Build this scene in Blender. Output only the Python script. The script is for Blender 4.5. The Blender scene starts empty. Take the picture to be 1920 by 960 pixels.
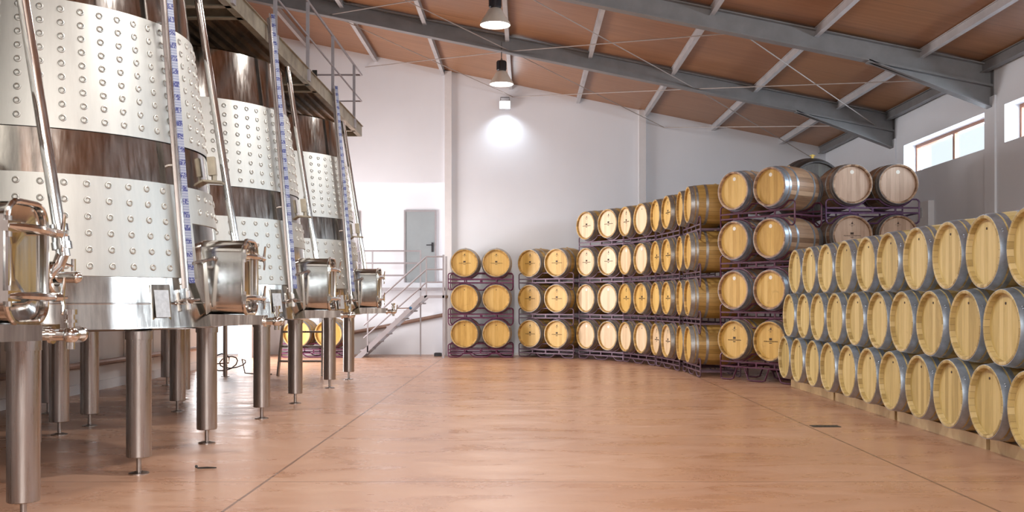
import bpy, math, random
from math import sin, cos, pi, radians, sqrt
from mathutils import Vector, Matrix
random.seed(7)
S = bpy.context.scene
COL = S.collection

# ---------------------------------------------------------------- camera
F = 1823.0                      # focal length in pixels of the 1920 wide frame
CAMZ = 1.27
VPX, VPY = 985.0, 563.0
cam_d = bpy.data.cameras.new('camera')
cam = bpy.data.objects.new('camera', cam_d); COL.objects.link(cam)
cam.location = (0, 0, CAMZ); cam.rotation_euler = (pi/2, 0, 0)
cam_d.sensor_fit = 'HORIZONTAL'; cam_d.sensor_width = 36.0
cam_d.lens = 36.0*F/1920.0
cam_d.shift_x = -(VPX-960.0)/1920.0
cam_d.shift_y = (VPY-480.0)/1920.0
cam_d.clip_start = 0.05; cam_d.clip_end = 200
S.camera = cam

# ---------------------------------------------------------------- world, light, exposure
S.view_settings.view_transform = 'Standard'
S.view_settings.look = 'None'
S.view_settings.exposure = -0.12
S.view_settings.gamma = 1.0
S.view_settings.use_curve_mapping = False
wd = bpy.data.worlds.new('world'); S.world = wd; wd.use_nodes = True
bg = wd.node_tree.nodes['Background']
bg.inputs['Color'].default_value = (0.86, 0.93, 1.0, 1)
bg.inputs['Strength'].default_value = 1.3

def area(name, loc, rot, sx, sy, power, color, spread=180):
    l = bpy.data.lights.new(name, 'AREA'); l.shape = 'RECTANGLE'; l.size = sx; l.size_y = sy
    l.energy = power; l.color = color; l.spread = radians(spread)
    o = bpy.data.objects.new(name, l); COL.objects.link(o); o.location = loc; o.rotation_euler = rot
    return o
# added fill behind the camera; daylight through the side gate and the strip windows
area('fill_light_front', (1.2, -5.0, 3.95), (radians(84), 0, radians(-6)), 6.4, 2.3, 760, (1.0, 0.985, 0.955))
area('daylight_gate', (-6.9, 19.7, 1.75), (radians(90), 0, radians(-90)), 3.6, 3.3, 620, (1.0, 0.95, 0.95))
WIN = [(14.7, 17.85), (10.95, 14.1), (7.1, 10.25), (3.3, 6.4)]
for a, b in WIN:
    area('daylight_window', (7.75, (a+b)/2, 3.84), (radians(90), 0, radians(90)), b-a, 0.75, 300, (0.78, 0.88, 1.0))

# ---------------------------------------------------------------- geometry helper
class MB:
    def __init__(s): s.v = []; s.f = []
    def add(s, vs, fs):
        n = len(s.v); s.v += [tuple(p) for p in vs]; s.f += [tuple(i+n for i in f) for f in fs]; return s
    def hexa(s, p):
        return s.add(p, [(0,3,2,1),(4,5,6,7),(0,1,5,4),(1,2,6,5),(2,3,7,6),(3,0,4,7)])
    def box(s, x0, x1, y0, y1, z0, z1):
        return s.hexa([(x0,y0,z0),(x1,y0,z0),(x1,y1,z0),(x0,y1,z0),(x0,y0,z1),(x1,y0,z1),(x1,y1,z1),(x0,y1,z1)])
    def beam(s, p0, p1, w, h, up=(0,0,1)):
        p0, p1 = Vector(p0), Vector(p1); d = (p1-p0).normalized(); side = d.cross(Vector(up)).normalized(); u = side.cross(d).normalized()
        c = []
        for p in (p0, p1):
            c.append([p-side*w/2-u*h/2, p+side*w/2-u*h/2, p+side*w/2+u*h/2, p-side*w/2+u*h/2])
        a, b = c
        return s.hexa([a[0],a[1],b[1],b[0],a[3],a[2],b[2],b[3]])
    def rings(s, rings, closed=False, caps=True):
        n = len(rings[0]); vs = [p for r in rings for p in r]; fs = []
        m = len(rings)
        for i in range(m if closed else m-1):
            j = (i+1) % m
            for k in range(n):
                l = (k+1) % n
                fs.append((i*n+k, i*n+l, j*n+l, j*n+k))
        if caps and not closed:
            fs.append(tuple(range(n-1,-1,-1))); fs.append(tuple((m-1)*n+k for k in range(n)))
        return s.add(vs, fs)
    def tube(s, pts, r, n=8, closed=False):
        pts = [Vector(p) for p in pts]; m = len(pts)
        tang = []
        for i in range(m):
            if closed: t = pts[(i+1)%m]-pts[i-1]
            else: t = pts[min(i+1,m-1)]-pts[max(i-1,0)]
            tang.append(t.normalized())
        nrm = tang[0].orthogonal().normalized(); rs = []
        for i in range(m):
            nrm = (nrm - tang[i]*nrm.dot(tang[i])).normalized()
            b = tang[i].cross(nrm)
            rr = r[i] if isinstance(r, (list, tuple)) else r
            rs.append([pts[i]+(nrm*cos(2*pi*k/n)+b*sin(2*pi*k/n))*rr for k in range(n)])
        return s.rings(rs, closed)
    def cyl(s, p0, p1, r, r1=None, n=16):
        return s.tube([p0, p1], [r, r if r1 is None else r1], n)
    def lathe(s, prof, n=32, o=(0,0,0), ax='Z', a0=0, a1=2*pi, closed_prof=False):
        full = abs(a1-a0-2*pi) < 1e-6; m = n if full else n+1
        vs = []; P = len(prof)
        for k in range(m):
            a = a0+(a1-a0)*k/n
            for r, h in prof:
                if ax == 'Z': vs.append((o[0]+r*cos(a), o[1]+r*sin(a), o[2]+h))
                elif ax == 'Y': vs.append((o[0]+r*cos(a), o[1]+h, o[2]+r*sin(a)))
                else: vs.append((o[0]+h, o[1]+r*cos(a), o[2]+r*sin(a)))
        fs = []
        for k in range(n):
            l = (k+1) % m
            for i in range(P if closed_prof else P-1):
                j = (i+1) % P
                fs.append((k*P+i, l*P+i, l*P+j, k*P+j))
        if not full and closed_prof:
            fs.append(tuple(range(P))); fs.append(tuple((m-1)*P+i for i in reversed(range(P))))
        return s.add(vs, fs)
    def prism(s, poly, vec):
        n = len(poly); v = Vector(vec); a = [Vector(p) for p in poly]
        return s.add(a+[p+v for p in a], [tuple(range(n-1,-1,-1)), tuple(range(n, 2*n))]+[(i,(i+1)%n,(i+1)%n+n,i+n) for i in range(n)])
    def ball(s, c, r, n=12, m=8, sq=(1,1,1)):
        rs = []
        for i in range(m+1):
            t = pi*i/m; q = max(sin(t), 1e-3)
            rs.append([(c[0]+r*sq[0]*q*cos(2*pi*k/n), c[1]+r*sq[1]*q*sin(2*pi*k/n), c[2]-r*sq[2]*cos(t)) for k in range(n)])
        return s.rings(rs)
    def mesh(s, name, mat, smooth=True, angle=35):
        me = bpy.data.meshes.new(name); me.from_pydata(s.v, [], s.f); me.update()
        import bmesh
        b = bmesh.new(); b.from_mesh(me); bmesh.ops.recalc_face_normals(b, faces=b.faces); b.to_mesh(me); b.free()
        if mat: me.materials.append(mat)
        if smooth:
            me.polygons.foreach_set('use_smooth', [True]*len(me.polygons)); me.set_sharp_from_angle(angle=radians(angle))
        return me
    def obj(s, name, mat, parent=None, **k):
        return link(name, s.mesh(name, mat, **k), parent)

def link(name, data, parent=None, loc=None, rz=None):
    o = bpy.data.objects.new(name, data); COL.objects.link(o)
    if parent: o.parent = parent
    if loc is not None: o.location = loc
    if rz is not None: o.rotation_euler = (0, 0, rz)
    return o
def thing(name, label, cat, loc=(0,0,0), rz=0, group=None):
    o = link(name, None, None, loc, rz); o.empty_display_size = .2
    return tag(o, label, cat, group)
def tag(o, label=None, cat=None, group=None, kind=None):
    if label: o['label'] = label
    if cat: o['category'] = cat
    if group: o['group'] = group
    if kind: o['kind'] = kind
    return o
def struct(o, label=None, cat=None): return tag(o, label, cat, None, 'structure')
def dup(root, loc, rz, label, group=None):
    def rec(o, par):
        c = o.copy(); COL.objects.link(c)
        if par: c.parent = par
        for ch in [x for x in kids.get(o.name, [])]: rec(ch, c)
        return c
    kids = {}
    for x in root.children_recursive: kids.setdefault(x.parent.name, []).append(x)
    r = rec(root, None); r.location = loc; r.rotation_euler = (0,0,rz); r['label'] = label
    if group: r['group'] = group
    return r

# ---------------------------------------------------------------- materials
def nt(name):
    m = bpy.data.materials.new(name); m.use_nodes = True; t = m.node_tree
    return m, t, t.nodes['Principled BSDF']
class N:
    def __init__(s, t): s.t = t
    def n(s, typ, **kw):
        o = s.t.nodes.new(typ)
        for k, v in kw.items(): setattr(o, k, v)
        return o
    def l(s, a, b): s.t.links.new(a, b)
    def math(s, op, a, b=None, c=None):
        o = s.n('ShaderNodeMath', operation=op)
        for i, x in enumerate((a, b, c)):
            if x is None: continue
            if isinstance(x, (int, float)): o.inputs[i].default_value = x
            else: s.l(x, o.inputs[i])
        return o.outputs[0]
    def noise(s, vec, scale, detail=4, rough=.5, dist=0):
        o = s.n('ShaderNodeTexNoise'); s.l(vec, o.inputs['Vector'])
        o.inputs['Scale'].default_value = scale; o.inputs['Detail'].default_value = detail
        o.inputs['Roughness'].default_value = rough; o.inputs['Distortion'].default_value = dist
        return o.outputs['Fac']
    def mapping(s, vec, scale=(1,1,1), loc=(0,0,0)):
        o = s.n('ShaderNodeMapping'); s.l(vec, o.inputs['Vector'])
        o.inputs['Scale'].default_value = scale; o.inputs['Location'].default_value = loc
        return o.outputs[0]
    def ramp(s, fac, stops):
        o = s.n('ShaderNodeValToRGB'); s.l(fac, o.inputs['Fac']); e = o.color_ramp.elements
        while len(e) < len(stops): e.new(.5)
        for i, (p, c) in enumerate(stops):
            e[i].position = p; e[i].color = (*c, 1) if len(c) == 3 else c
        return o.outputs['Color']
    def mix(s, fac, a, b, mode='MIX'):
        o = s.n('ShaderNodeMix', data_type='RGBA', blend_type=mode)
        for i, x in ((0, fac), (6, a), (7, b)):
            if isinstance(x, (int, float)): o.inputs[i].default_value = x
            elif isinstance(x, tuple): o.inputs[i].default_value = (*x, 1) if len(x) == 3 else x
            else: s.l(x, o.inputs[i])
        return o.outputs[2]
    def coord(s, kind='Object'): return s.n('ShaderNodeTexCoord').outputs[kind]
    def geo(s, k='Position'): return s.n('ShaderNodeNewGeometry').outputs[k]
    def bump(s, h, bsdf, strength=.2, dist=.01):
        o = s.n('ShaderNodeBump'); s.l(h, o.inputs['Height']); o.inputs['Strength'].default_value = strength
        o.inputs['Distance'].default_value = dist; s.l(o.outputs[0], bsdf.inputs['Normal'])

def simple(name, col, rough=.5, metal=0.0, var=.0, scale=6, coat=0):
    m, t, b = nt(name); k = N(t)
    b.inputs['Roughness'].default_value = rough; b.inputs['Metallic'].default_value = metal
    if coat: b.inputs['Coat Weight'].default_value = coat
    f = k.noise(k.coord(), scale, 5, .6)
    lo = tuple(c*(1-var) for c in col); hi = tuple(min(1, c*(1+var)) for c in col)
    k.l(k.ramp(f, [(.3, lo), (.7, hi)]), b.inputs['Base Color'])
    return m

def mat_wall():
    m, t, b = nt('white_plaster'); k = N(t); p = k.geo()
    f = k.noise(p, .5, 4, .55); g = k.noise(k.mapping(p, (3, 3, .5)), 1.2, 6, .6)
    c = k.ramp(f, [(.3, (.76, .79, .845)), (.7, (.82, .85, .90))])
    c = k.mix(k.math('MULTIPLY', g, .12), c, (.66, .65, .66))
    k.l(c, b.inputs['Base Color']); b.inputs['Roughness'].default_value = .75
    k.bump(k.noise(p, 60, 3), b, .08, .004)
    return m
def mat_floor():
    m, t, b = nt('terracotta_concrete'); k = N(t); p = k.geo()
    big = k.noise(k.mapping(p, (.5, .9, 1)), .7, 6, .62, .6)
    mid = k.noise(k.mapping(p, (1.0, 2.6, 1)), 1.1, 8, .68, .8)
    fine = k.noise(p, 16, 6, .7)
    c = k.ramp(big, [(.25, (.33, .155, .085)), (.5, (.44, .23, .133)), (.75, (.54, .32, .20))])
    c = k.mix(k.ramp(mid, [(.38, (.0,)*3), (.72, (.75,)*3)]), c, (.57, .37, .26))
    st = k.noise(k.mapping(p, (.7, 3.2, 1), (3, 1, 0)), .9, 7, .7, 1.2)
    c = k.mix(k.ramp(st, [(.60, (0,)*3), (.74, (.65,)*3)]), c, (.24, .115, .075))
    c = k.mix(k.math('MULTIPLY', fine, .35), c, (.42, .22, .15))
    # saw cut joints
    sx = k.n('ShaderNodeSeparateXYZ'); k.l(p, sx.inputs[0]); X, Y = sx.outputs[0], sx.outputs[1]
    lines = []
    for v, w in ((-1.82, .010), (2.85, .010)):
        lines.append(k.math('LESS_THAN', k.math('ABSOLUTE', k.math('SUBTRACT', X, v)), w))
    for v, w in ((6.8, .006), (11.6, .006), (16.4, .006), (2.0, .006)):
        lines.append(k.math('LESS_THAN', k.math('ABSOLUTE', k.math('SUBTRACT', Y, v)), w))
    s = lines[0]
    for x in lines[1:]: s = k.math('MAXIMUM', s, x)
    c = k.mix(k.math('MULTIPLY', s, .9), c, (.17, .09, .06))
    k.l(c, b.inputs['Base Color'])
    r = k.ramp(mid, [(.3, (.20,)*3), (.7, (.42,)*3)]); k.l(r, b.inputs['Roughness'])
    b.inputs['Specular IOR Level'].default_value = .55
    k.bump(k.noise(p, 9, 5, .6), b, .06, .01)
    return m
def mat_ceiling():
    m, t, b = nt('brown_plywood'); k = N(t); p = k.geo()
    g = k.noise(k.mapping(p, (.5, 9, .5)), 1.6, 8, .65, .4); big = k.noise(p, .55, 3, .5)
    c = k.ramp(g, [(.3, (.27, .122, .052)), (.7, (.40, .20, .095))])
    c = k.mix(k.math('MULTIPLY', big, .5), c, (.21, .095, .045))
    sx = k.n('ShaderNodeSeparateXYZ'); k.l(p, sx.inputs[0])
    fr = k.math('FRACT', k.math('DIVIDE', k.math('ADD', sx.outputs[1], 20), 1.22))
    ln = k.math('LESS_THAN', fr, .012)
    c = k.mix(k.math('MULTIPLY', ln, .5), c, (.05, .03, .02))
    k.l(c, b.inputs['Base Color']); b.inputs['Roughness'].default_value = .38
    return m
def mat_steel(name, col, r0, r1, streak, zs=.6, patch=.25):
    m, t, b = nt(name); k = N(t); p = k.coord()
    s = k.noise(k.mapping(p, (14, 14, zs)), 2.2, 6, .65); q = k.noise(p, 1.6, 5, .6, .5)
    fine = k.noise(k.mapping(p, (60, 60, 1.5)), 3, 3, .6)
    c = k.ramp(s, [(.3, tuple(x*(1-streak) for x in col)), (.65, col)])
    c = k.mix(k.math('MULTIPLY', k.ramp(q, [(.45, (0,)*3), (.75, (1,)*3)]), patch), c, tuple(x*.62 for x in col))
    k.l(c, b.inputs['Base Color']); b.inputs['Metallic'].default_value = 1
    k.l(k.ramp(k.math('ADD', k.math('MULTIPLY', s, .7), k.math('MULTIPLY', fine, .3)), [(.3, (r0,)*3), (.7, (r1,)*3)]), b.inputs['Roughness'])
    return m
RB = .343
def mat_stave(name, c0, c1, c2):
    m, t, b = nt(name); k = N(t); p = k.coord()
    sx = k.n('ShaderNodeSeparateXYZ'); k.l(p, sx.inputs[0])
    ang = k.math('ARCTAN2', k.math('SUBTRACT', sx.outputs[2], RB), sx.outputs[0])
    u = k.math('MULTIPLY', k.math('ADD', ang, pi), 30/(2*pi))
    rnd = k.n('ShaderNodeObjectInfo').outputs['Random']
    wn = k.n('ShaderNodeTexWhiteNoise', noise_dimensions='2D'); cb = k.n('ShaderNodeCombineXYZ')
    k.l(k.math('FLOOR', u), cb.inputs[0]); k.l(k.math('MULTIPLY', rnd, 37), cb.inputs[1]); k.l(cb.outputs[0], wn.inputs['Vector'])
    g = k.noise(k.mapping(p, (26, 2.2, 26)), 1.6, 6, .65, .3)
    f = k.math('ADD', k.math('MULTIPLY', wn.outputs['Value'], .55), k.math('MULTIPLY', g, .5))
    c = k.ramp(f, [(.2, c0), (.5, c1), (.85, c2)])
    fr = k.math('FRACT', u); edge = k.math('LESS_THAN', k.math('MINIMUM', fr, k.math('SUBTRACT', 1, fr)), .035)
    c = k.mix(k.math('MULTIPLY', edge, .55), c, tuple(x*.3 for x in c0))
    st = k.noise(p, 5, 5, .6, .5)
    c = k.mix(k.ramp(st, [(.62, (0,)*3), (.8, (.55,)*3)]), c, tuple(x*.5 for x in c0))
    k.l(c, b.inputs['Base Color']); b.inputs['Roughness'].default_value = .5
    return m
def mat_head(name, c0, c1, c2):
    m, t, b = nt(name); k = N(t); p = k.coord()
    rnd = k.n('ShaderNodeObjectInfo').outputs['Random']
    sx = k.n('ShaderNodeSeparateXYZ'); k.l(p, sx.inputs[0])
    u = k.math('ADD', k.math('DIVIDE', sx.outputs[0], .066), k.math('ADD', 20, rnd))
    wn = k.n('ShaderNodeTexWhiteNoise', noise_dimensions='2D'); cb = k.n('ShaderNodeCombineXYZ')
    k.l(k.math('FLOOR', u), cb.inputs[0]); k.l(k.math('MULTIPLY', rnd, 91), cb.inputs[1]); k.l(cb.outputs[0], wn.inputs['Vector'])
    off = k.n('ShaderNodeCombineXYZ'); k.l(k.math('MULTIPLY', rnd, 40), off.inputs[0]); k.l(k.math('MULTIPLY', rnd, 17), off.inputs[2])
    va = k.n('ShaderNodeVectorMath', operation='ADD'); k.l(p, va.inputs[0]); k.l(off.outputs[0], va.inputs[1])
    g = k.noise(k.mapping(va.outputs[0], (24, 10, 2.2)), 1.5, 7, .66, .35)
    f = k.math('ADD', k.math('MULTIPLY', wn.outputs['Value'], .35), k.math('MULTIPLY', g, .62))
    f = k.math('ADD', f, k.math('MULTIPLY', k.math('SUBTRACT', rnd, .5), .22))
    c = k.ramp(f, [(.22, c0), (.5, c1), (.8, c2)])
    fr = k.math('FRACT', u); edge = k.math('LESS_THAN', fr, .035)
    c = k.mix(k.math('MULTIPLY', edge, .4), c, tuple(x*.35 for x in c0))
    st = k.noise(va.outputs[0], 4.5, 6, .65, .8)
    c = k.mix(k.ramp(st, [(.63, (0,)*3), (.8, (.5,)*3)]), c, tuple(x*.55 for x in c0))
    k.l(c, b.inputs['Base Color']); b.inputs['Roughness'].default_value = .45
    return m
def mat_emit(name, col, st):
    m, t, b = nt(name); b.inputs['Base Color'].default_value = (*col, 1)
    b.inputs['Emission Color'].default_value = (*col, 1); b.inputs['Emission Strength'].default_value = st
    return m
def mat_glass():
    m = bpy.data.materials.new('window_glass'); m.use_nodes = True; t = m.node_tree; t.nodes.clear(); k = N(t)
    tr = k.n('ShaderNodeBsdfTransparent'); gl = k.n('ShaderNodeBsdfGlossy'); gl.inputs['Roughness'].default_value = .03
    tr.inputs['Color'].default_value = (.96, .98, .98, 1)
    mx = k.n('ShaderNodeMixShader'); mx.inputs[0].default_value = .06; k.l(tr.outputs[0], mx.inputs[1]); k.l(gl.outputs[0], mx.inputs[2])
    o = k.n('ShaderNodeOutputMaterial'); k.l(mx.outputs[0], o.inputs['Surface'])
    return m
def mat_scale():
    m, t, b = nt('blue_printed_scale'); k = N(t); p = k.coord()
    sx = k.n('ShaderNodeSeparateXYZ'); k.l(p, sx.inputs[0]); z = sx.outputs[2]
    fr = k.math('FRACT', k.math('DIVIDE', z, .1))
    wide = k.math('LESS_THAN', fr, .42)
    n = k.noise(k.mapping(p, (90, 90, 90)), 1.0, 2, .5)
    dig = k.math('MULTIPLY', wide, k.math('GREATER_THAN', n, .47))
    tick = k.math('LESS_THAN', k.math('FRACT', k.math('DIVIDE', z, .02)), .22)
    f = k.math('MAXIMUM', dig, k.math('MULTIPLY', tick, .6))
    c = k.mix(f, (.33, .36, .45), (.05, .06, .20)); k.l(c, b.inputs['Base Color']); b.inputs['Roughness'].default_value = .4
    return m

M = dict(
    wall=mat_wall(), floor=mat_floor(), ceiling=mat_ceiling(), glass=mat_glass(), scale=mat_scale(),
    panelwall=simple('white_sandwich_panel', (.70, .67, .66), .5, 0, .05, 2),
    white=simple('white_paint', (.74, .73, .74), .6, 0, .03),
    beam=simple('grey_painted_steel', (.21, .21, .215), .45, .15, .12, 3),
    purlin=simple('light_grey_steel', (.50, .50, .52), .5, .15, .10, 3),
    rod=simple('brace_rod_steel', (.42, .38, .36), .5, .3, .1),
    shell=mat_steel('polished_steel', (.56, .53, .49), .07, .20, .38),
    jacket=mat_steel('satin_dimpled_steel', (.58, .57, .53), .44, .56, .10, .5, .10),
    chrome=mat_steel('bright_steel', (.78, .76, .73), .08, .18, .15),
    leg=mat_steel('brushed_leg_steel', (.46, .42, .40), .22, .38, .22),
    plate=simple('etched_plate', (.50, .50, .50), .5, .5, .15, 30),
    galv=simple('galvanised_platform_steel', (.33, .29, .22), .5, .55, .30, 5),
    deck=simple('rusty_deck_sheet', (.17, .12, .08), .6, .4, .45, 4),
    rail=simple('grey_rail_paint', (.36, .34, .36), .5, .3, .08),
    door=simple('grey_door_paint', (.30, .34, .36), .5, 0, .06, 2),
    black=simple('black_plastic', (.02, .02, .025), .4, 0, .2),
    hoop=simple('galvanised_hoop', (.42, .48, .55), .38, .75, .28, 9),
    hoopdark=simple('dull_hoop', (.36, .355, .345), .42, .7, .28, 9),
    stave=mat_stave('golden_oak_staves', (.22, .125, .03), (.42, .25, .065), (.56, .36, .12)),
    stavep=mat_stave('pale_oak_staves', (.32, .22, .075), (.50, .37, .15), (.62, .49, .25)),
    stavew=mat_stave('weathered_oak_staves', (.16, .085, .045), (.34, .20, .115), (.50, .34, .22)),
    staved=mat_stave('dark_shaded_staves', (.045, .042, .045), (.075, .07, .072), (.11, .10, .10)),  # shade painted into the stave colour of the large cask
    headg=mat_head('golden_oak_head', (.46, .265, .055), (.63, .395, .105), (.73, .50, .17)),
    headp=mat_head('pale_oak_head', (.42, .30, .095), (.61, .46, .175), (.73, .58, .27)),
    headb=mat_head('blond_oak_head', (.62, .44, .25), (.76, .58, .37), (.84, .68, .47)),
    headr=mat_head('rose_oak_head', (.44, .30, .21), (.58, .42, .31), (.68, .52, .40)),
    headd=mat_head('shaded_oak_head', (.06, .05, .045), (.09, .08, .07), (.13, .12, .10)),  # same painted shade for the cask heads
    ink=simple('black_ink', (.05, .03, .02), .6, 0, .1),
    sticker=simple('white_sticker', (.82, .80, .72), .5, 0, .05),
    rack=simple('burgundy_rack_paint', (.115, .018, .065), .38, .2, .15),
    rackg=simple('dusty_mauve_rack_paint', (.135, .082, .115), .42, .25, .15),
    rackd=simple('burgundy_rack_paint_shaded', (.085, .018, .045), .4, .2, .15),  # burgundy rack paint with shade worked into the colour
    rackp=simple('burgundy_rack_paint_light_tint', (.105, .045, .115), .4, .2, .15),  # burgundy rack paint, tint of the local light put into the colour
    timber=mat_head('raw_timber', (.42, .28, .12), (.58, .41, .21), (.70, .54, .31)),
    framewood=simple('brown_window_wood', (.30, .12, .065), .45, 0, .15, 10),
    reflector=simple('spun_aluminium', (.78, .74, .66), .35, .35, .05),
    lampglow=mat_emit('lamp_glow', (1.0, .97, .95), 9), floodglow=mat_emit('flood_glow', (.92, .96, 1.0), 14),
    hose=simple('dark_hose', (.05, .045, .05), .5, 0, .2), blue=simple('blue_plastic', (.03, .14, .30), .4, 0, .1),
    copperpipe=simple('brown_wall_pipe', (.28, .18, .14), .4, .4, .2),
    tap=simple('brass_tag', (.55, .38, .08), .4, .3, .1), dark=simple('dark_iron', (.06, .055, .05), .5, .5, .2),
)

# ================================================================ the building
XL, XR, YB, YF = -6.05, 6.95, 22.5, -4.6
SL = .203
def zc(x): return 4.80+(XR-x)*SL
XT = XL
b = MB(); b.box(-10, 10, YF-2, YB+.5, -.2, 0); struct(b.obj('floor', M['floor'], smooth=False))
b = MB()
def roofpt(x, y, up): return (x, y, zc(x)+up)
b.hexa([roofpt(XL-.3, YF, 0), roofpt(XR+.35, YF, 0), roofpt(XR+.35, YB+.4, 0), roofpt(XL-.3, YB+.4, 0),
        roofpt(XL-.3, YF, .12), roofpt(XR+.35, YF, .12), roofpt(XR+.35, YB+.4, .12), roofpt(XL-.3, YB+.4, .12)])
struct(b.obj('ceiling', M['ceiling'], smooth=False))
# back wall: main plane, and the lower left bay set back under a lintel
b = MB()
def wallpoly(x0, x1, z0, y0, y1):
    b.prism([(x0, y0, z0), (x1, y0, z0), (x1, y0, zc(x1)+.05), (x0, y0, zc(x0)+.05)], (0, y1-y0, 0))
wallpoly(-1.85, XR+.35, 0, YB, YB+.4)
wallpoly(XL-.3, -1.85, 4.0, YB, YB+.4)
b.box(XL-.3, -1.85, YB+.28, YB+.4, 0, 4.0)
struct(b.obj('wall_back', M['wall'], smooth=False))
b = MB(); b.box(-1.86, -1.70, YB-.10, YB, 0, zc(-1.7)); struct(b.obj('trim_1', M['white'], smooth=False))
b = MB(); b.box(2.62, 2.78, YB-.10, YB, 0, zc(2.7)); struct(b.obj('trim_2', M['white'], smooth=False))
# right wall with strip windows
b = MB(); W0, W1 = 3.56, 4.11
ys = [YF]+[v for p in sorted(WIN) for v in p]+[YB]
b.box(XR, XR+.35, YF, YB, 0, W0); b.box(XR, XR+.35, YF, YB, W1, zc(XR)+.02)
for i in range(0, len(ys), 2): b.box(XR, XR+.35, ys[i], ys[i+1], W0, W1)
struct(b.obj('wall_right', M['wall'], smooth=False))
for i, y in enumerate((18.36, 14.5)):
    b = MB(); b.box(XR-.03, XR, y-.16, y+.16, 0, 4.3); struct(b.obj('trim_%d' % (i+3), M['wall'], smooth=False))
for i, (y0, y1) in enumerate(WIN):
    b = MB(); x0, x1 = XR+.22, XR+.29; t = .055
    b.box(x0, x1, y0, y1, W0, W0+t); b.box(x0, x1, y0, y1, W1-t, W1)
    b.box(x0, x1, y0, y0+t, W0+t, W1-t); b.box(x0, x1, y1-t, y1, W0+t, W1-t)
    mid = (y0+y1)/2; b.box(x0, x1, mid-.04, mid+.04, W0+t, W1-t)
    w = struct(b.obj('window_%d' % (i+1), M['framewood'], smooth=False))
    for (a, c) in ((y0+t, mid-.04), (mid+.04, y1-t)):
        b = MB(); b.box(x0+.03, x0+.036, a, c, W0+t, W1-t); b.obj('pane', M['glass'], w, smooth=False)
# left wall: sandwich panels, with the gate opening near the back
b = MB(); G0, G1, GZ = 17.9, 21.5, 3.4
for (y0, y1, z0, z1) in ((YF, G0, 0, 7.46), (G1, YB+.4, 0, 7.46), (G0, G1, GZ, 7.46)):
    b.box(XL-.3, XL, y0, y1, z0, z1)
y = 2.0
while y < G0-.2: b.box(XL, XL+.006, y, y+.03, .3, 4.0); y += 1.15
struct(b.obj('wall_left', M['panelwall'], smooth=False))
b = MB(); b.box(XL-.3, -2.1, YF-.3, YF, 0, 7.5); b.box(4.5, XR+.35, YF-.3, YF, 0, 4.9); b.box(-2.1, 4.5, YF-.3, YF, 0, 2.7); b.prism([(-2.1, YF-.3, 5.2), (4.5, YF-.3, 5.2), (4.5, YF-.3, zc(4.5)), (-2.1, YF-.3, zc(-2.1))], (0, .3, 0))  # high opening in the unseen front wall is added for the fill light
struct(b.obj('wall_front', M['wall'], smooth=False))
b = MB(); b.box(XL, XL+.03, YF, G0, 0, .13); struct(b.obj('baseboard_left', M['white'], smooth=False))
b = MB(); b.box(-1.70, 2.62, YB-.02, YB, 0, .06); struct(b.obj('baseboard_back', M['white'], smooth=False))
# the grey door up on the landing
b = MB(); dx0, dx1, dz0, dz1, dy = -2.80, -2.12, 1.69, 3.34, YB+.28
b.box(dx0-.04, dx0, dy-.05, dy, dz0, dz1+.04); b.box(dx1, dx1+.04, dy-.05, dy, dz0, dz1+.04); b.box(dx0, dx1, dy-.05, dy, dz1, dz1+.04)
d = struct(b.obj('door_1', M['rail'], smooth=False))
b = MB(); b.box(dx0, dx1, dy-.035, dy, dz0, dz1); b.obj('door_leaf', M['door'], d, smooth=False)
b = MB(); b.box(dx1-.075, dx1-.03, dy-.05, dy-.035, 2.40, 2.62); b.cyl((dx1-.05, dy-.04, 2.56), (dx1-.05, dy-.10, 2.56), .012); b.cyl((dx1-.05, dy-.095, 2.56), (dx1-.19, dy-.095, 2.56), .011)
b.obj('handle', M['black'], d)

# ---------------------------------------------------------------- roof frames
def isection(b, y, xa, xb, top, bot, w=.17, t=.018):
    """sloped I beam: top and bottom are functions of x"""
    def slab(f0, f1, w):
        b.hexa([(xa, y-w/2, f0(xa)), (xb, y-w/2, f0(xb)), (xb, y+w/2, f0(xb)), (xa, y+w/2, f0(xa)),
                (xa, y-w/2, f1(xa)), (xb, y-w/2, f1(xb)), (xb, y+w/2, f1(xb)), (xa, y+w/2, f1(xa))])
    slab(lambda x: bot(x), lambda x: bot(x)+t, w); slab(lambda x: top(x)-t, lambda x: top(x), w); slab(lambda x: bot(x)+t, lambda x: top(x)-t, .012)
for y, lab in ((18.36, 'grey sloping steel roof rafter nearer the back wall'), (14.5, 'grey sloping steel roof rafter nearer the camera, with haunch above the strip windows')):
    r = thing('roof_rafter', lab, 'beam', (XR, y, 4.15), 0, 'steel roof rafters')
    b = MB(); isection(b, 0, XL-XR, 0, lambda x: zc(x+XR)-.035-4.15, lambda x: zc(x+XR)-.345-4.15)
    b.obj('beam', M['beam'], r, smooth=False)
    b = MB(); hx = -1.85
    f0 = lambda x: (zc(x+XR)-.345) - .33*(x-hx)/(-hx) - 4.15
    isection(b, 0, hx, 0, lambda x: zc(x+XR)-.345-4.15+.002, f0, .17)
    b.obj('haunch', M['beam'], r, smooth=False)
    b = MB(); b.box(-.014, 0, -.09, .09, f0(0), zc(XR)-.035-4.15); b.obj('end_plate', M['beam'], r, smooth=False)
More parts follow.
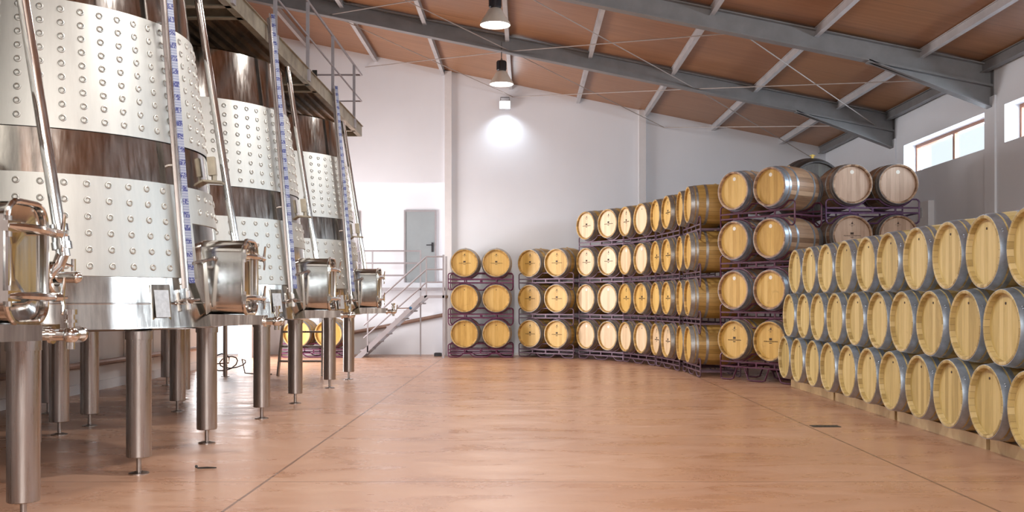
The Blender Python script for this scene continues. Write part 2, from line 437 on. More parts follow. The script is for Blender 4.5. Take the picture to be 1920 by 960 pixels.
for i, x in enumerate((6.83, 5.90, 4.34, 2.78, 1.22, -.34, -1.90, -3.46, -5.02)):
    b = MB(); h = .16 if i == 0 else .13; w = .11 if i == 0 else .075
    z1 = zc(x)-.004
    b.box(x-w/2, x+w/2, YF+.3, YB-.001, z1-h, z1-h+.012); b.box(x-w/2, x+w/2, YF+.3, YB-.001, z1-.012, z1); b.box(x-.02, x+.02, YF+.3, YB-.001, z1-h+.012, z1-.012)
    nm = ['closest to the strip windows, darker than the rest', 'next in from the wall with the strip windows', 'third out from the strip windows', 'fourth out from the strip windows',
          'fifth out from the strip windows', 'running above the hanging lamps', 'reaching the back wall beside the left wall pilaster', 'second left of the wall pilaster', 'above the platform railing'][i]
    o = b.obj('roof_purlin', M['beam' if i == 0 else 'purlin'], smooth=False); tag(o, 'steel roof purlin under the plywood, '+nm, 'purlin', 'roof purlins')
def rod(p, q, lab):
    b = MB(); b.tube([p, q], .009, 6); tag(b.obj('brace_rod', M['rod']), lab, 'rod', 'roof bracing rods')
nod = [6.6, 3.2, -.3, -3.7]
for a, c in zip(nod, nod[1:]):
    wh = {6.6: 'over the racks', 3.2: 'over mid floor', -.3: 'beside the lamps'}[a]
    for (ya, yb, bay) in ((14.5, 18.36, 'between the two rafters'), (18.36, YB-.02, 'before the back wall')):
        rod((a, ya, zc(a)-.30), (c, yb, zc(c)-.30), 'thin roof brace rod %s %s, rising away from camera' % (bay, wh))
        rod((c, ya, zc(c)-.29), (a, yb, zc(a)-.29), 'thin roof brace rod %s %s, falling away from camera' % (bay, wh))

# ---------------------------------------------------------------- lamps
def make_lamp():
    t = thing('high_bay_lamp', '', 'lamp')
    b = MB(); b.cyl((0,0,.44), (0,0,.80), .008, n=8); b.tube([(-.03,0,.44), (0,0,.50), (.03,0,.44)], .006, 6); b.obj('suspension', M['dark'], t)
    b = MB(); b.lathe([(.001,.44),(.085,.44),(.092,.43),(.092,.27),(.075,.25),(.001,.25)], 20)
    for k in range(12): a = k*pi/6; b.beam((.09*cos(a), .09*sin(a), .28), (.09*cos(a), .09*sin(a), .42), .01, .012, (cos(a), sin(a), 0))
    b.obj('ballast_box', M['black'], t)
    b = MB(); b.lathe([(.075,.25),(.10,.235),(.135,.17),(.185,.09),(.222,.03),(.23,.0),(.222,0),(.175,.088),(.127,.165),(.09,.225),(.07,.24)], 40, closed_prof=True); b.obj('reflector', M['reflector'], t)
    b = MB(); b.lathe([(.001,-.012),(.12,-.008),(.218,.006),(.218,.012),(.001,.012)], 32); b.obj('lens', M['lampglow'], t)
    return t
lamps = [((-.45, 18.36), 'hanging high bay lamp under the far rafter, lower of the two lamps'), ((-.45, 14.5), 'hanging high bay lamp cut by the top edge, nearest to camera'),
         ((-.45, 10.65), 'hanging high bay lamp over the middle of the hall'), ((-.45, 6.8), 'hanging high bay lamp near the viewer'), ((-.45, 2.95), 'hanging high bay lamp by the front wall')]
l0 = None
for i, ((x, y), lab) in enumerate(lamps):
    z = [5.345, 5.37, 5.37, 5.37, 5.37][i]
    if l0 is None: l0 = make_lamp(); l0['label'] = lab; l0.location = (x, y, z); l0['group'] = 'hanging high bay lamps'; r = l0
    else: r = dup(l0, (x, y, z), 0, lab)
for i, ((x, y), lab) in enumerate(lamps):
    ld = bpy.data.lights.new('lamp_light', 'SPOT'); ld.energy = 620; ld.color = (1, .96, .93); ld.shadow_soft_size = .2; ld.spot_size = radians(150); ld.spot_blend = .6
    lo = bpy.data.objects.new('lamp_light', ld); COL.objects.link(lo); lo.location = (x, y, 5.32)
# floodlight on the back wall
t = thing('floodlight', 'small square floodlight glowing on the back wall below the lamps', 'lamp', (-.47, YB, 5.66))
b = MB(); b.box(-.13, .13, -.16, -.06, .0, .20); b.obj('housing', M['purlin'], t, smooth=False)
b = MB(); b.box(-.115, .115, -.168, -.158, .02, .18); b.obj('lens', M['floodglow'], t, smooth=False)
b = MB(); b.tube([(-.1,-.1,.18), (-.1,-.02,.30), (.1,-.02,.30), (.1,-.1,.18)], .008, 6); b.obj('bracket', M['dark'], t)
ld = bpy.data.lights.new('flood_beam', 'SPOT'); ld.energy = 48; ld.color = (.80, .90, 1.0); ld.spot_size = radians(125); ld.spot_blend = 1.0; ld.shadow_soft_size = .08
lo = bpy.data.objects.new('flood_beam', ld); COL.objects.link(lo); lo.location = (-.47, YB-.34, 5.62); lo.rotation_euler = (radians(18), 0, 0)

# ================================================================ tanks
TX = -3.97
def TR(z): return 1.49-.125*(z-1.06)
ZT = 3.95
def onp(phi, r, z): return (r*cos(phi), -r*sin(phi), z)     # phi from +X towards the camera
def patch(b, p0, p1, z0, z1, off, n):
    prof = [(TR(z0)+off, z0), (TR(z1)+off, z1), (TR(z1)-.004, z1), (TR(z0)-.004, z0)]
    b.lathe(prof, n, a0=-p1, a1=-p0, closed_prof=(p1-p0) < 6.28)
def dimples(b, p0, p1, zs, n0):
    for z in zs:
        r = TR(z)+.012; k0 = int(math.ceil(p0/(2*pi)*n0)); k1 = int(math.floor(p1/(2*pi)*n0))
        for k in range(k0, k1+1):
            if k1-k0 >= n0-1 and k == k1: continue
            ph = 2*pi*k/n0; c = Vector(onp(ph, r, z)); nn = Vector((cos(ph), -sin(ph), .125)).normalized(); u = Vector((sin(ph), cos(ph), 0)); w = nn.cross(u)
            rs = []
            for rr, h in ((.026, -.002), (.0235, .007), (.017, .0095), (.011, .002), (.0015, .001)):
                rs.append([c+nn*h+(u*cos(2*pi*j/10)+w*sin(2*pi*j/10))*rr for j in range(10)])
            b.rings(rs, caps=False)
def rrect(y0, y1, z0, z1, r, n=5):
    pts = []
    for cy, cz_, a in ((y1-r, z1-r, 0), (y0+r, z1-r, pi/2), (y0+r, z0+r, pi), (y1-r, z0+r, 1.5*pi)):
        for i in range(n+1): t = a+pi/2*i/n; pts.append((cy+r*cos(t), cz_+r*sin(t)))
    return pts
def make_tank():
    t = thing('wine_tank', '', 'tank', (0,0,0), 0, 'conical steel wine tanks')
    b = MB(); b.lathe([(.02, 1.02), (TR(1.06)-.05, 1.05), (TR(1.06), 1.065), (TR(1.08), 1.08), (TR(1.235), 1.235), (TR(1.24), 1.24), (TR(1.244)+.003, 1.244), (TR(1.248)+.003, 1.248), (TR(1.252), 1.252), (TR(1.257), 1.257)]+[(TR(z), z) for z in (1.44, 2.15, 2.47, 3.40, ZT-.02)]+[(TR(ZT)-.02, ZT), (.30, ZT+.10), (.02, ZT+.12)], 120)
    b.obj('shell', M['shell'], t, angle=25)
    b = MB(); b.lathe([(.28, ZT+.08), (.28, ZT+.15), (.30, ZT+.16), (.02, ZT+.18)], 32); b.obj('hatch', M['chrome'], t)
    b = MB(); patch(b, 0, 2*pi, 2.47, 3.40, .012, 120); dimples(b, 0, 2*pi, [2.545+.098*i for i in range(9)], 58); b.obj('cooling_jacket', M['jacket'], t, angle=25)
    b = MB(); A0, A1 = radians(12), radians(315); patch(b, A0, A1, 1.44, 2.15, .012, 100); dimples(b, A0+.05, A1-.05, [1.51+.116*i for i in range(6)], 58)
    patch(b, A1-2*pi, A0, 1.87, 2.15, .012, 20); dimples(b, A1-2*pi+.05, A0-.02, [1.97, 2.08], 58); b.obj('cooling_jacket', M['jacket'], t, angle=25)
    # legs
    for (x, y) in ((1.14,-.76), (1.14,.76), (-.43,-1.38), (-.43,1.30), (-1.38,-.3), (0,-.1)):
        l = link('leg', LEG, t, (x, y, 0)); link('foot', FOOT, l)
    # manway collar, door, clamps
    b = MB(); cyc, hw, z0, z1 = 0, .19, 1.16, 1.75
    outer = rrect(cyc-hw, cyc+hw, z0, z1, .10); inner = rrect(cyc-hw+.012, cyc+hw-.012, z0+.012, z1-.012, .09)
    X0, X1 = 1.36, 1.74
    b.rings([[(X0, p, q) for p, q in outer], [(X1, p, q) for p, q in outer], [(X1, p, q) for p, q in inner], [(X0, p, q) for p, q in inner]], closed=True)
    m = b.obj('manway', M['chrome'], t)
    b = MB(); b.tube([(X1, p, q) for p, q in outer], .015, 8, closed=True); b.obj('rim', M['chrome'], m)
    b = MB(); d0 = rrect(cyc-hw+.014, cyc+hw-.014, z0+.014, z1-.014, .088); d1 = rrect(-.13, .13, z0+.06, z1-.06, .05); d2 = rrect(-.03, .03, z0+.2, z1-.2, .02)
    b.rings([[(1.66, p, q) for p, q in d0], [(1.715, p, q) for p, q in d0], [(1.70, p, q) for p, q in d1], [(1.675, p, q) for p, q in d2]]); b.obj('door', M['chrome'], t, angle=20)
    for z in (1.62, 1.29):
        b = MB(); b.tube([(1.77,-.235,z),(1.79,-.10,z),(1.80,0,z-.002),(1.785,.14,z-.004),(1.765,.25,z-.006)], [.013,.02,.022,.018,.012], 8)
        b.beam((1.76,-.245,z), (1.76,-.13,z), .035, .05); b.cyl((1.75,-.19,z-.05), (1.75,-.19,z+.05), .016, n=10)
        b.beam((1.745,-.21,z), (1.745,.21,z), .012, .030)
        c = b.obj('clamp', M['chrome'], t)
        b = MB(); b.cyl((1.77,.20,z-.005), (1.77,.27,z-.005), .024, n=8); b.cyl((1.77,.25,z-.005), (1.77,.345,z-.005), .010, n=8)
        b.tube([(1.775,.29,z-.095),(1.775,.305,z-.05),(1.77,.30,z),(1.775,.305,z+.05),(1.785,.29,z+.10)], [.008,.010,.013,.010,.008], 8); b.obj('wing_nut', M['chrome'], c)
    # outlet trough below the door
    b = MB()
    b.hexa([(1.34,-.20,1.06),(1.86,-.09,1.075),(1.86,.09,1.075),(1.34,.20,1.06),(1.34,-.20,1.163),(1.86,-.09,1.15),(1.86,.09,1.15),(1.34,.20,1.163)])
    b.obj('outlet_trough', M['shell'], t, smooth=False)
    b = MB(); b.cyl((1.83,0,1.10), (1.94,0,1.10), .030); b.cyl((1.855,0,1.10), (1.87,0,1.10), .045); b.ball((1.955,0,1.10), .042); b.cyl((1.955,0,1.10), (1.955,0,1.20), .020); b.cyl((1.955,0,1.16), (1.955,0,1.175), .030); b.cyl((1.955,0,1.20), (1.955,0,1.225), .030)
    b.cyl((1.955,0,1.10), (1.955,.10,1.10), .028); b.cyl((1.955,.08,1.10), (1.955,.10,1.10), .042); b.cyl((1.955,0,1.03), (1.955,0,1.08), .020)
    b.obj('drain_valve', M['chrome'], t)
    # hinge strap and handle on the camera side of the door
    b = MB(); u = radians(13)
    b.beam(onp(u, 1.52, 1.56), onp(u*.72, 1.50, 1.17), .085, .008, (1, 0, 0)); b.obj('strap_plate', M['jacket'], t, smooth=False)
    b = MB(); b.cyl(onp(radians(18), 1.50, 1.55), onp(radians(8), 1.53, 1.60), .012, n=8); b.cyl(onp(radians(18), 1.40, 1.55), onp(radians(18), 1.52, 1.55), .018, n=8); b.ball(onp(radians(8), 1.53, 1.60), .02, 8, 6); b.obj('strap_handle', M['leg'], t)
    # level gauge: guard channel, sight tube, printed scale
    g = radians(20)
    def gp(z, off, dphi=0): 
        r = TR(1.32)+.05 + (1.215-TR(1.32)-.05)*(z-1.32)/(4.45-1.32)+off
        return Vector(onp(g+dphi/1.3, r, z))
    fa = radians(52); fv = (cos(fa), -sin(fa), 0); tv = Vector((sin(fa), cos(fa), 0))
    b = MB(); b.beam(gp(1.36,0)-tv*.022, gp(4.40,0)-tv*.022, .010, .055, fv); b.beam(gp(1.36,-.022)-tv*.002, gp(4.40,-.022)-tv*.002, .05, .008, fv)
    for z in (1.4, 2.3, 3.4): b.beam(gp(z,-.09), gp(z,-.01), .03, .012)
    ga = b.obj('level_gauge', M['leg'], t, smooth=False)
    b = MB(); b.cyl(gp(1.30,.0)-tv*.004, gp(4.45,.0)-tv*.004, .012, n=10); b.obj('sight_tube', M['chrome'], ga)
    b = MB(); b.beam(gp(1.40,.0)+tv*.035, gp(4.45,.0)+tv*.030, .044, .006, fv); b.obj('scale', M['scale'], ga, smooth=False)
    b = MB(); b.cyl(gp(1.20,.0), gp(1.34,.0), .018, n=10); b.cyl(gp(1.27,-.12), gp(1.27,.04), .014, n=8); b.tube([gp(1.28,.04,.06), gp(1.27,.045), gp(1.275,.04,-.06)], .010, 8); b.ball(gp(1.27,.02), .026, 10, 6)
    b.obj('gauge_valve', M['leg'], ga)
    # nameplate
    n = radians(29); b = MB()
    b.beam(onp(n, TR(1.25)+.008, 1.125), onp(n, TR(1.38)+.008, 1.385), .17, .010, (cos(n), -sin(n), 0)); pl = b.obj('nameplate', M['shell'], t, smooth=False)
    b = MB(); b.beam(onp(n, TR(1.13)+.014, 1.145), onp(n, TR(1.34)+.014, 1.345), .13, .004, (cos(n), -sin(n), 0)); b.obj('etched_panel', M['plate'], pl, smooth=False)
    # pump over pipe with butterfly valve and elbow
    px, py = 1.42, .72
    def pp(z): k = .15*(z-1.7); return (px-k, py-k*.1, z)
    b = MB(); b.cyl(pp(1.70), pp(4.12), .034, n=16); b.obj('pump_over_pipe', M['chrome'], t)
    b = MB(); b.cyl(pp(1.66), pp(1.70), .050); b.cyl(pp(1.56), pp(1.60), .055); b.cyl(pp(1.52), pp(1.68), .038); b.cyl(pp(1.60), pp(1.63), .048)
    b.tube([pp(1.54), (px,py-.01,1.46), (px-.04,py-.06,1.40), (px-.20,py-.14,1.37)], .036, 12)
    b.obj('pipe_union', M['chrome'], t)
    b = MB(); b.lathe([(.055,-.02),(.085,-.025),(.092,-.012),(.092,.012),(.085,.025),(.055,.02)], 28, (px-.02, py-.02, 1.40), 'X', closed_prof=True)
    b.cyl((px-.03,py-.02,1.40), (px+.10,py+.0,1.40), .032); b.ball((px+.10, py, 1.40), .034)
    b.tube([(px,py-.02,1.49), (px+.01,py+.08,1.475), (px+.02,py+.14,1.47)], .008, 6); b.cyl((px+.02,py+.14,1.44), (px+.02,py+.14,1.51), .014, n=8)
    b.obj('butterfly_valve', M['chrome'], t)
    # sensor box on a little shelf
    s = radians(-6); rr = TR(2.27)
    b = MB(); b.beam(onp(s, rr-.02, 2.25), onp(s, rr+.14, 2.24), .17, .015); b.cyl(onp(s, rr+.07, 2.25), onp(s, rr+.07, 2.31), .022, n=10); b.beam(onp(s, rr+.06, 2.30), onp(s, rr+.045, 2.45), .07, .06, (cos(s), -sin(s), 0)); b.obj('sensor_shelf', M['galv'], t, smooth=False)
    return t
b = MB(); b.lathe([(.001,.125),(.084,.125),(.088,.13),(.088,.99),(.001,.99)], 28); b.lathe([(.088,.985),(.096,.985),(.096,1.045),(.088,1.045)], 28)
LEG = b.mesh('leg', M['leg'])
b = MB(); b.cyl((0,0,.012), (0,0,.13), .018, n=12); b.lathe([(.001,0),(.072,0),(.072,.008),(.03,.02),(.001,.02)], 20); FOOT = b.mesh('foot', M['leg'])
TL = ['conical steel wine tank cut off by the left edge, manway closest to camera', 'largest fully seen conical wine tank, rising past the top of the photo',
      'middle conical wine tank whose bluish top edge shows under the platform', 'farthest conical wine tank, beside the staircase']
T0 = None; TY = (4.78, 7.88, 11.20, 14.82)
for y, lab in zip(TY, TL):
    tx = -4.19 if y < 5 else TX
    if T0 is None: T0 = make_tank(); T0.location = (tx, y, 0); T0['label'] = lab; tk = T0
    else: tk = dup(T0, (tx, y, 0), 0, lab)
for ch in T0.children:
    if ch.name.split('.')[0] in ('pump_over_pipe', 'pipe_union', 'butterfly_valve'): ch.location = (.12, .02, 0)
    if ch.name.split('.')[0] == 'leg' and ch.location.x > 1: ch.location.x += .19
b = MB(); b.cyl((2.0,0,1.10), (2.02,.0,1.20), .010, n=8); b.cyl((2.0,.05,1.145), (2.20,.05,1.15), .007, n=8); b.obj('lever', M['chrome'], tk)
b = MB(); b.ball((2.215,.05,1.15), .024); kb = b.obj('lever_knob', M['blue'], tk); kb['label'] = 'blue ball knob'

# ---------------------------------------------------------------- platform above the tanks
t = thing('access_platform', 'raised steel platform above the tanks with corrugated deck and guard rail', 'platform', (0, 0, 4.15))
PX0, PX1, PY0, PY1 = XL, -2.88, 1.5, 17.1
b = MB(); n = 22; w = (PX1-PX0)/n
prof = []
for i in range(n):
    x = PX0+i*w; prof += [(x, .10), (x+w*.2, .10), (x+w*.3, .15), (x+w*.9, .15)]
prof.append((PX1, .10)); top = [(PX1, .18), (PX0, .18)]
b.prism([(x, PY0, z) for x, z in prof+top], (0, PY1-PY0, 0)); b.obj('deck', M['deck'], t, smooth=False)
b = MB(); b.box(PX1-.01, PX1+.005, PY0, PY1, 0, .18); b.box(PX1-.07, PX1-.01, PY0, PY1, 0, .012); b.box(PX1+.005, PX1+.03, PY0, PY1, .172, .18); b.obj('edge_beam', M['galv'], t, smooth=False)
b = MB(); b.box(PX0, PX1-.01, PY1-.015, PY1, 0, .18); b.obj('edge_beam', M['galv'], t, smooth=False)
for y in (3.0, 6.2, 9.55, 9.95, 13.0, 13.45, 16.55):
    b = MB(); b.box(PX0, PX1-.012, y-.04, y+.04, .0, .012); b.box(PX0, PX1-.012, y-.006, y+.006, .012, .10); b.box(PX0, PX1-.012, y-.04, y+.04, .088, .10); b.obj('cross_beam', M['galv'], t, smooth=False)
for y in (9.53, 11.2, 12.87, 14.54, 16.35):
    b = MB(); b.box(PX1-.02, PX1+.02, y-.02, y+.02, .06, 1.08); b.box(PX1-.0, PX1+.03, y-.05, y+.05, .02, .17); b.obj('rail_post', M['rail'], t, smooth=False)
b = MB(); b.cyl((PX1,PY0,1.08), (PX1,PY1,1.08), .018, n=10); b.obj('top_rail', M['rail'], t)
b = MB(); b.cyl((PX1,PY0,.62), (PX1,PY1,.62), .013, n=8); b.obj('mid_rail', M['rail'], t)
b = MB(); b.cyl((PX1,PY1,1.08), (PX1-.80,PY1,1.08), .018, n=10); b.obj('end_rail', M['rail'], t)
b = MB(); b.cyl((PX1,PY1,.62), (PX1-.40,PY1,.62), .013, n=8); b.obj('end_rail', M['rail'], t)
b = MB(); b.box(PX1-.86, PX1-.78, PY1-.04, PY1+.0, .18, 1.16); b.obj('rail_post', M['dark'], t, smooth=False)

# ---------------------------------------------------------------- staircase, walkway rail
Yg = 21.35
t = thing('staircase', 'grey metal staircase climbing to a small landing by the wall pilaster', 'staircase', (-2.7, Yg, 0))
sx0, sx1, sz1 = -3.70+2.7, -2.17+2.7, 1.37
for yy in (0, .8):
    b = MB(); b.hexa([(sx0-.06,yy,0),(sx0+.10,yy,0),(sx0+.10,yy+.02,0),(sx0-.06,yy+.02,0),(sx1-.12,yy,sz1),(sx1+.02,yy,sz1),(sx1+.02,yy+.02,sz1),(sx1-.12,yy+.02,sz1)]); b.obj('stringer', M['rail'], t, smooth=False)
for i in range(1, 8):
    k = i/8; b = MB(); x = sx0+(sx1-sx0)*k; b.box(x-.12, x+.10, .02, .80, sz1*k-.015, sz1*k+.015); b.obj('tread', M['rail'], t, smooth=False)
LX = -1.76+2.7
b = MB(); b.box(sx1-.05, LX, 0, .82, sz1-.05, sz1+.01); b.obj('landing', M['rail'], t, smooth=False)
for x in (LX-.04,):
    for yy in (.02, .78):
        b = MB(); b.box(x-.02, x+.02, yy-.02, yy+.02, 0, sz1+.9); b.obj('post', M['rail'], t, smooth=False)
b = MB(); b.box(sx1-.02, sx1+.01, 0, .03, sz1, sz1+.86); b.obj('post', M['rail'], t, smooth=False)
b = MB(); b.box(sx0+.22, sx0+.25, 0, .03, .1, 1.1); b.obj('post', M['rail'], t, smooth=False)
for h in (.86, .58, .30):
    b = MB(); b.tube([(sx0+.15, .015, .14+h), (sx1, .015, sz1+h), (LX-.04, .015, sz1+h)], .019 if h > .5 else .017, 8); b.obj('handrail', M['rail'], t)
t = thing('walkway', 'narrow metal walkway with rails leading to the grey door', 'walkway', (-3.8, 22.25, 1.5))
b = MB(); b.box(-2.2, 1.95, 0, .50, 0, .06); b.obj('deck', M['rail'], t, smooth=False)
for h in (.86, .58, .30):
    b = MB(); b.cyl((-2.2, .02, .04+h), (1.40 if h > .5 else 1.02, .02, .04+h), .019, n=8); b.obj('rail', M['rail'], t)
for x in (-2.1, -.9, .3, 1.40):
    b = MB(); b.box(x-.015, x+.015, 0, .03, -1.5 if x != .3 else .06, .92); b.obj('rail_post', M['rail'], t, smooth=False)
b = MB(); b.tube([(-4.1, YB+.22, .50), (-1.9, YB+.22, .93)], .045, 10); tag(b.obj('sloping_pipe', M['copperpipe']), 'brown pipe sloping up the back wall behind the staircase', 'pipe')
b = MB(); b.box(-2.07, -1.90, 22.05, 22.13, 0, .07); b.box(-2.05, -1.92, 22.06, 22.12, .07, .08); tag(b.obj('junction_box', M['black'], smooth=False), 'small black box on the floor under the staircase landing', 'box')
b = MB(); b.box(-4.05, -3.90, YB+.22, YB+.28, 1.9, 3.35); b.box(-4.03, -3.92, YB+.21, YB+.22, 2.0, 3.25); tag(b.obj('cable_duct', M['purlin'], smooth=False), 'narrow grey upright duct on the back wall beside the farthest tank', 'duct')

# ---------------------------------------------------------------- small things at the left and right
b = MB(); b.tube([(XL+.12, 6.5, .40), (XL+.12, G0-.3, .40)], .045, 10)
for y in (7.5, 9.5, 11.5, 13.5, 15.5): b.box(XL, XL+.12, y-.02, y+.02, .36, .385)
tag(b.obj('wall_pipe', M['copperpipe']), 'brown pipe along the foot of the left wall behind the tank legs', 'pipe')
b = MB(); b.cyl((-5.0, 16.2, 0), (-5.0, 16.2, 1.75), .035, n=12); b.lathe([(.001,0),(.07,0),(.07,.01),(.001,.01)], 16, (-5.0,16.2,0)); tag(b.obj('steel_post', M['leg']), 'slim bare steel post before the bright gate opening', 'post')
pts = [(-5.35+.03*sin(i*.9), 15.9+.02*i, 1.3-.085*i) for i in range(14)]
for i in range(26): a = i*.55; pts.append((-5.15+.18*cos(a)+.012*i, 16.3+.12*sin(a), .20+.16*sin(a)*(1-i/40)+.02))
pts += [(-4.7, 16.3, .05), (-4.5, 16.4, .02), (-4.3, 16.5, .015)]
b = MB(); b.tube(pts, .011, 6); tag(b.obj('hose', M['hose']), 'thin dark hose hanging in loops beside the bright gate', 'hose')
t = thing('step_ladder', 'metal step ladder standing behind the legs of the far tanks', 'ladder', (-3.78, 16.3, 0))
for sx in (-1, 1):
    b = MB(); b.beam((sx*.37,0,0), (sx*.30,.42,1.75), .03, .06); b.obj('stile', M['leg'], t, smooth=False)
    b = MB(); b.beam((sx*.38,.95,0), (sx*.30,.44,1.75), .025, .035); b.obj('back_leg', M['leg'], t, smooth=False)
for k in range(1, 7):
    b = MB(); z = .245*k; y = .42*z/1.75; x = .37-.07*z/1.75; b.box(-x, x, y-.04, y+.06, z-.015, z+.015); b.obj('step', M['leg'], t, smooth=False)
t = thing('electrical_box', 'grey electrical box on the right wall beyond the barrel pile', 'box', (XR, 16.75, 2.55))
b = MB(); b.box(-.10, 0, -.22, .22, -.25, .42); b.obj('case', M['white'], t, smooth=False)
b = MB(); b.box(-.108, -.10, .02, .16, .15, .32); b.obj('panel', M['plate'], t, smooth=False)
b = MB(); b.box(2.88, 3.16, 9.72, 9.86, .0, .005); dg = tag(b.obj('floor_drain', M['dark'], smooth=False), 'small dark slotted drain cover in the floor before the barrel pile', 'drain')
for i in range(6):
    b.box(2.9+i*.042, 2.925+i*.042, 9.735, 9.845, .005, .007)
dg.data = b.mesh('floor_drain', M['dark'], smooth=False)
b = MB(); b.tube([(-2.47,7.32,.008), (-2.40,7.335,.008), (-2.33,7.33,.008)], [.006,.008,.005], 6); b.ball((-2.49,7.36,.012), .012, 8, 6)
tag(b.obj('debris_scrap', M['dark']), 'tiny dark scrap on the floor right of the nearest tank leg', 'scrap')

# ================================================================ barrels
def barrel_meshes(R, rr, L):
    def rad(y): u = 2*y/L; return R-(R-rr)*u*u
    n = 60; H = L/2; th = .028; o = (0, 0, R)
    ys = [-H+L*i/16 for i in range(17)]
    outer = [(rad(y), y) for y in ys]
    prof = [(rr-th-.012, -H+.052), (rr-th, -H+.04), (rr-th+.003, -H+.004), (rr-th+.010, -H)]+[(rr-.003, -H)]+outer[0:0]+[(rad(y), y) for y in ([-H+.004]+ys[1:-1]+[H-.004])]+[(rr-.003, H), (rr-th+.010, H), (rr-th+.003, H-.004), (rr-th, H-.04), (rr-th-.012, H-.052)]
    body = MB(); body.lathe(prof, n, o, 'Y')
    hoops = []
    for a, c, t in ((.004, .074, .0035), (.090, .130, .003), (.250, .292, .003)):
        for s in (-1, 1):
            y0, y1 = s*(H-a), s*(H-c); h = MB(); m = (y0+y1)/2
            h.lathe([(rad(y0)-.002, y0), (rad(y0)+t, y0), (rad(m)+t, m), (rad(y1)+t, y1), (rad(y1)-.002, y1)], n, o, 'Y', closed_prof=True)
            h.box(-.02, .02, min(y0,y1)+.006, max(y0,y1)-.006, R+rad(m)+t-.001, R+rad(m)+t+.003) if False else None
            for k in range(2):
                aa = .5+k*.07; h.ball(((rad(m)+t)*cos(aa), m, R+(rad(m)+t)*sin(aa)), .007, 6, 4)
            hoops.append((h, s))
    return body, hoops, rad
def head_disc(rr, R, y, s):
    b = MB(); r = rr-.031
    b.lathe([(.001, y), (r*.5, y), (r, y-.0*s), (r, y-s*.0+ -s*.012), (.001, y-s*.012)], 48, (0,0,R), 'Y'); return b
RRIM, LB = .298, .95
def stamp_mesh():
    b = MB(); y = -LB/2+.0385; y1 = y+.004; R0 = RB; rnd = random.Random(3)
    def r(x0, x1, z0, z1): b.box(x0, x1, y, y1, R0+z0, R0+z1)
    r(-.024, -.003, .012, .046); r(.003, .024, .012, .046); r(-.020, .020, .022, .036)
    x = -.125
    while x < .125:
        w = rnd.uniform(.006, .011)
        if abs(x) > .022 or True: r(x, x+w*.45, -.012, .002); r(x, x+w, -.012, -.008) if rnd.random() < .5 else r(x, x+w, -.001, .002)
        x += w+.005
    x = -.024
    while x < .022: r(x, x+.006, -.036, -.024); x += .010
    out = [b.mesh('stamp', M['ink'], smooth=False)]; b = MB()
    b.prism([(-.018,y,R0+.176),(.012,y,R0+.172),(.020,y,R0+.184),(.008,y,R0+.190),(.012,y,R0+.214),(.0,y,R0+.198),(-.008,y,R0+.186)], (0,.004,0))
    r(-.045, .045, .160, .163); x = -.014
    while x < .012: r(x, x+.006, .138, .146); x += .010
    out.append(b.mesh('emblem', M['ink'], smooth=False)); return out
def sticker_mesh():
    b = MB(); b.lathe([(.001,-LB/2+.0395),(.030,-LB/2+.0395),(.030,-LB/2+.043),(.001,-LB/2+.043)], 20, (0,0,RB+.185), 'Y'); return b.mesh('sticker', M['sticker'])
STAMP, STICK = stamp_mesh(), sticker_mesh()
b = MB(); b.lathe([(.001,-LB/2+.0385),(.011,-LB/2+.0385),(.011,-LB/2+.043),(.001,-LB/2+.043)], 12, (0,0,RB+.19), 'Y')
MARK = b.mesh('stamp', M['ink'], smooth=False)
BM = barrel_meshes(RB, RRIM, LB)
MESH = {}
def getm(key, f):
    if key not in MESH: MESH[key] = f()
    return MESH[key]
VAR = {   # staves, hoops, head, mark
    'stamped': ('stave', 'hoopdark', 'headg', 'stamp'), 'plain': ('stave', 'hoopdark', 'headg', 'mark'), 'blond': ('stave', 'hoopdark', 'headb', 'stick'),
    'blondstamp': ('stave', 'hoopdark', 'headb', 'stamp'), 'blondplain': ('stave', 'hoopdark', 'headb', 'mark'),
    'golden_sticker': ('stavew', 'hoop', 'headg', 'stick'), 'rose_sticker': ('stavew', 'hoopdark', 'headr', 'stick'), 'rose_stamped': ('stavew', 'hoopdark', 'headr', 'stamp'),
    'pile': ('stavep', 'hoop', 'headp', 'mark'), 'dark': ('staved', 'dark', 'headd', None)}
def proto_barrel(v):
    st, hp, hd, mk = VAR[v]
    t = thing('wine_barrel', '', 'barrel')
    body, hoops, rad = BM
    link('staves', getm(('b', st), lambda: body.mesh('staves', M[st], angle=40)), t)
    for i, (h, s) in enumerate(hoops): link('hoop', getm(('h', hp, i), lambda: h.mesh('hoop', M[hp])), t)
    for s in (-1, 1):
        h = link('barrel_head', getm(('d', hd, s), lambda: head_disc(RRIM, RB, s*(LB/2-.042), s).mesh('barrel_head', M[hd])), t)
        if s == -1 and mk:
            m = link('stamp' if mk != 'stick' else 'sticker', {'stamp': STAMP[0], 'stick': STICK, 'mark': MARK}[mk], h)
            if mk == 'stamp': link('emblem', STAMP[1], h)
            if mk == 'stick': m['label'] = 'round white sticker'
    bg_ = link('bung', getm('bung', lambda: (lambda q: (q.cyl((0,0,2*RB-.004), (0,0,2*RB+.012), .026, .022, 12), q)[1])(MB()).mesh('bung', M['timber'])), t)
    return t
PROTO = {}
def barrel(v, loc, theta, label, group):
    if v not in PROTO:
        PROTO[v] = o = proto_barrel(v); o.location = loc; o.rotation_euler = (0,0,-theta); o['label'] = label; o['group'] = group
        PROTO[v] = o; return o
    return dup(PROTO[v], loc, -theta, label, group)

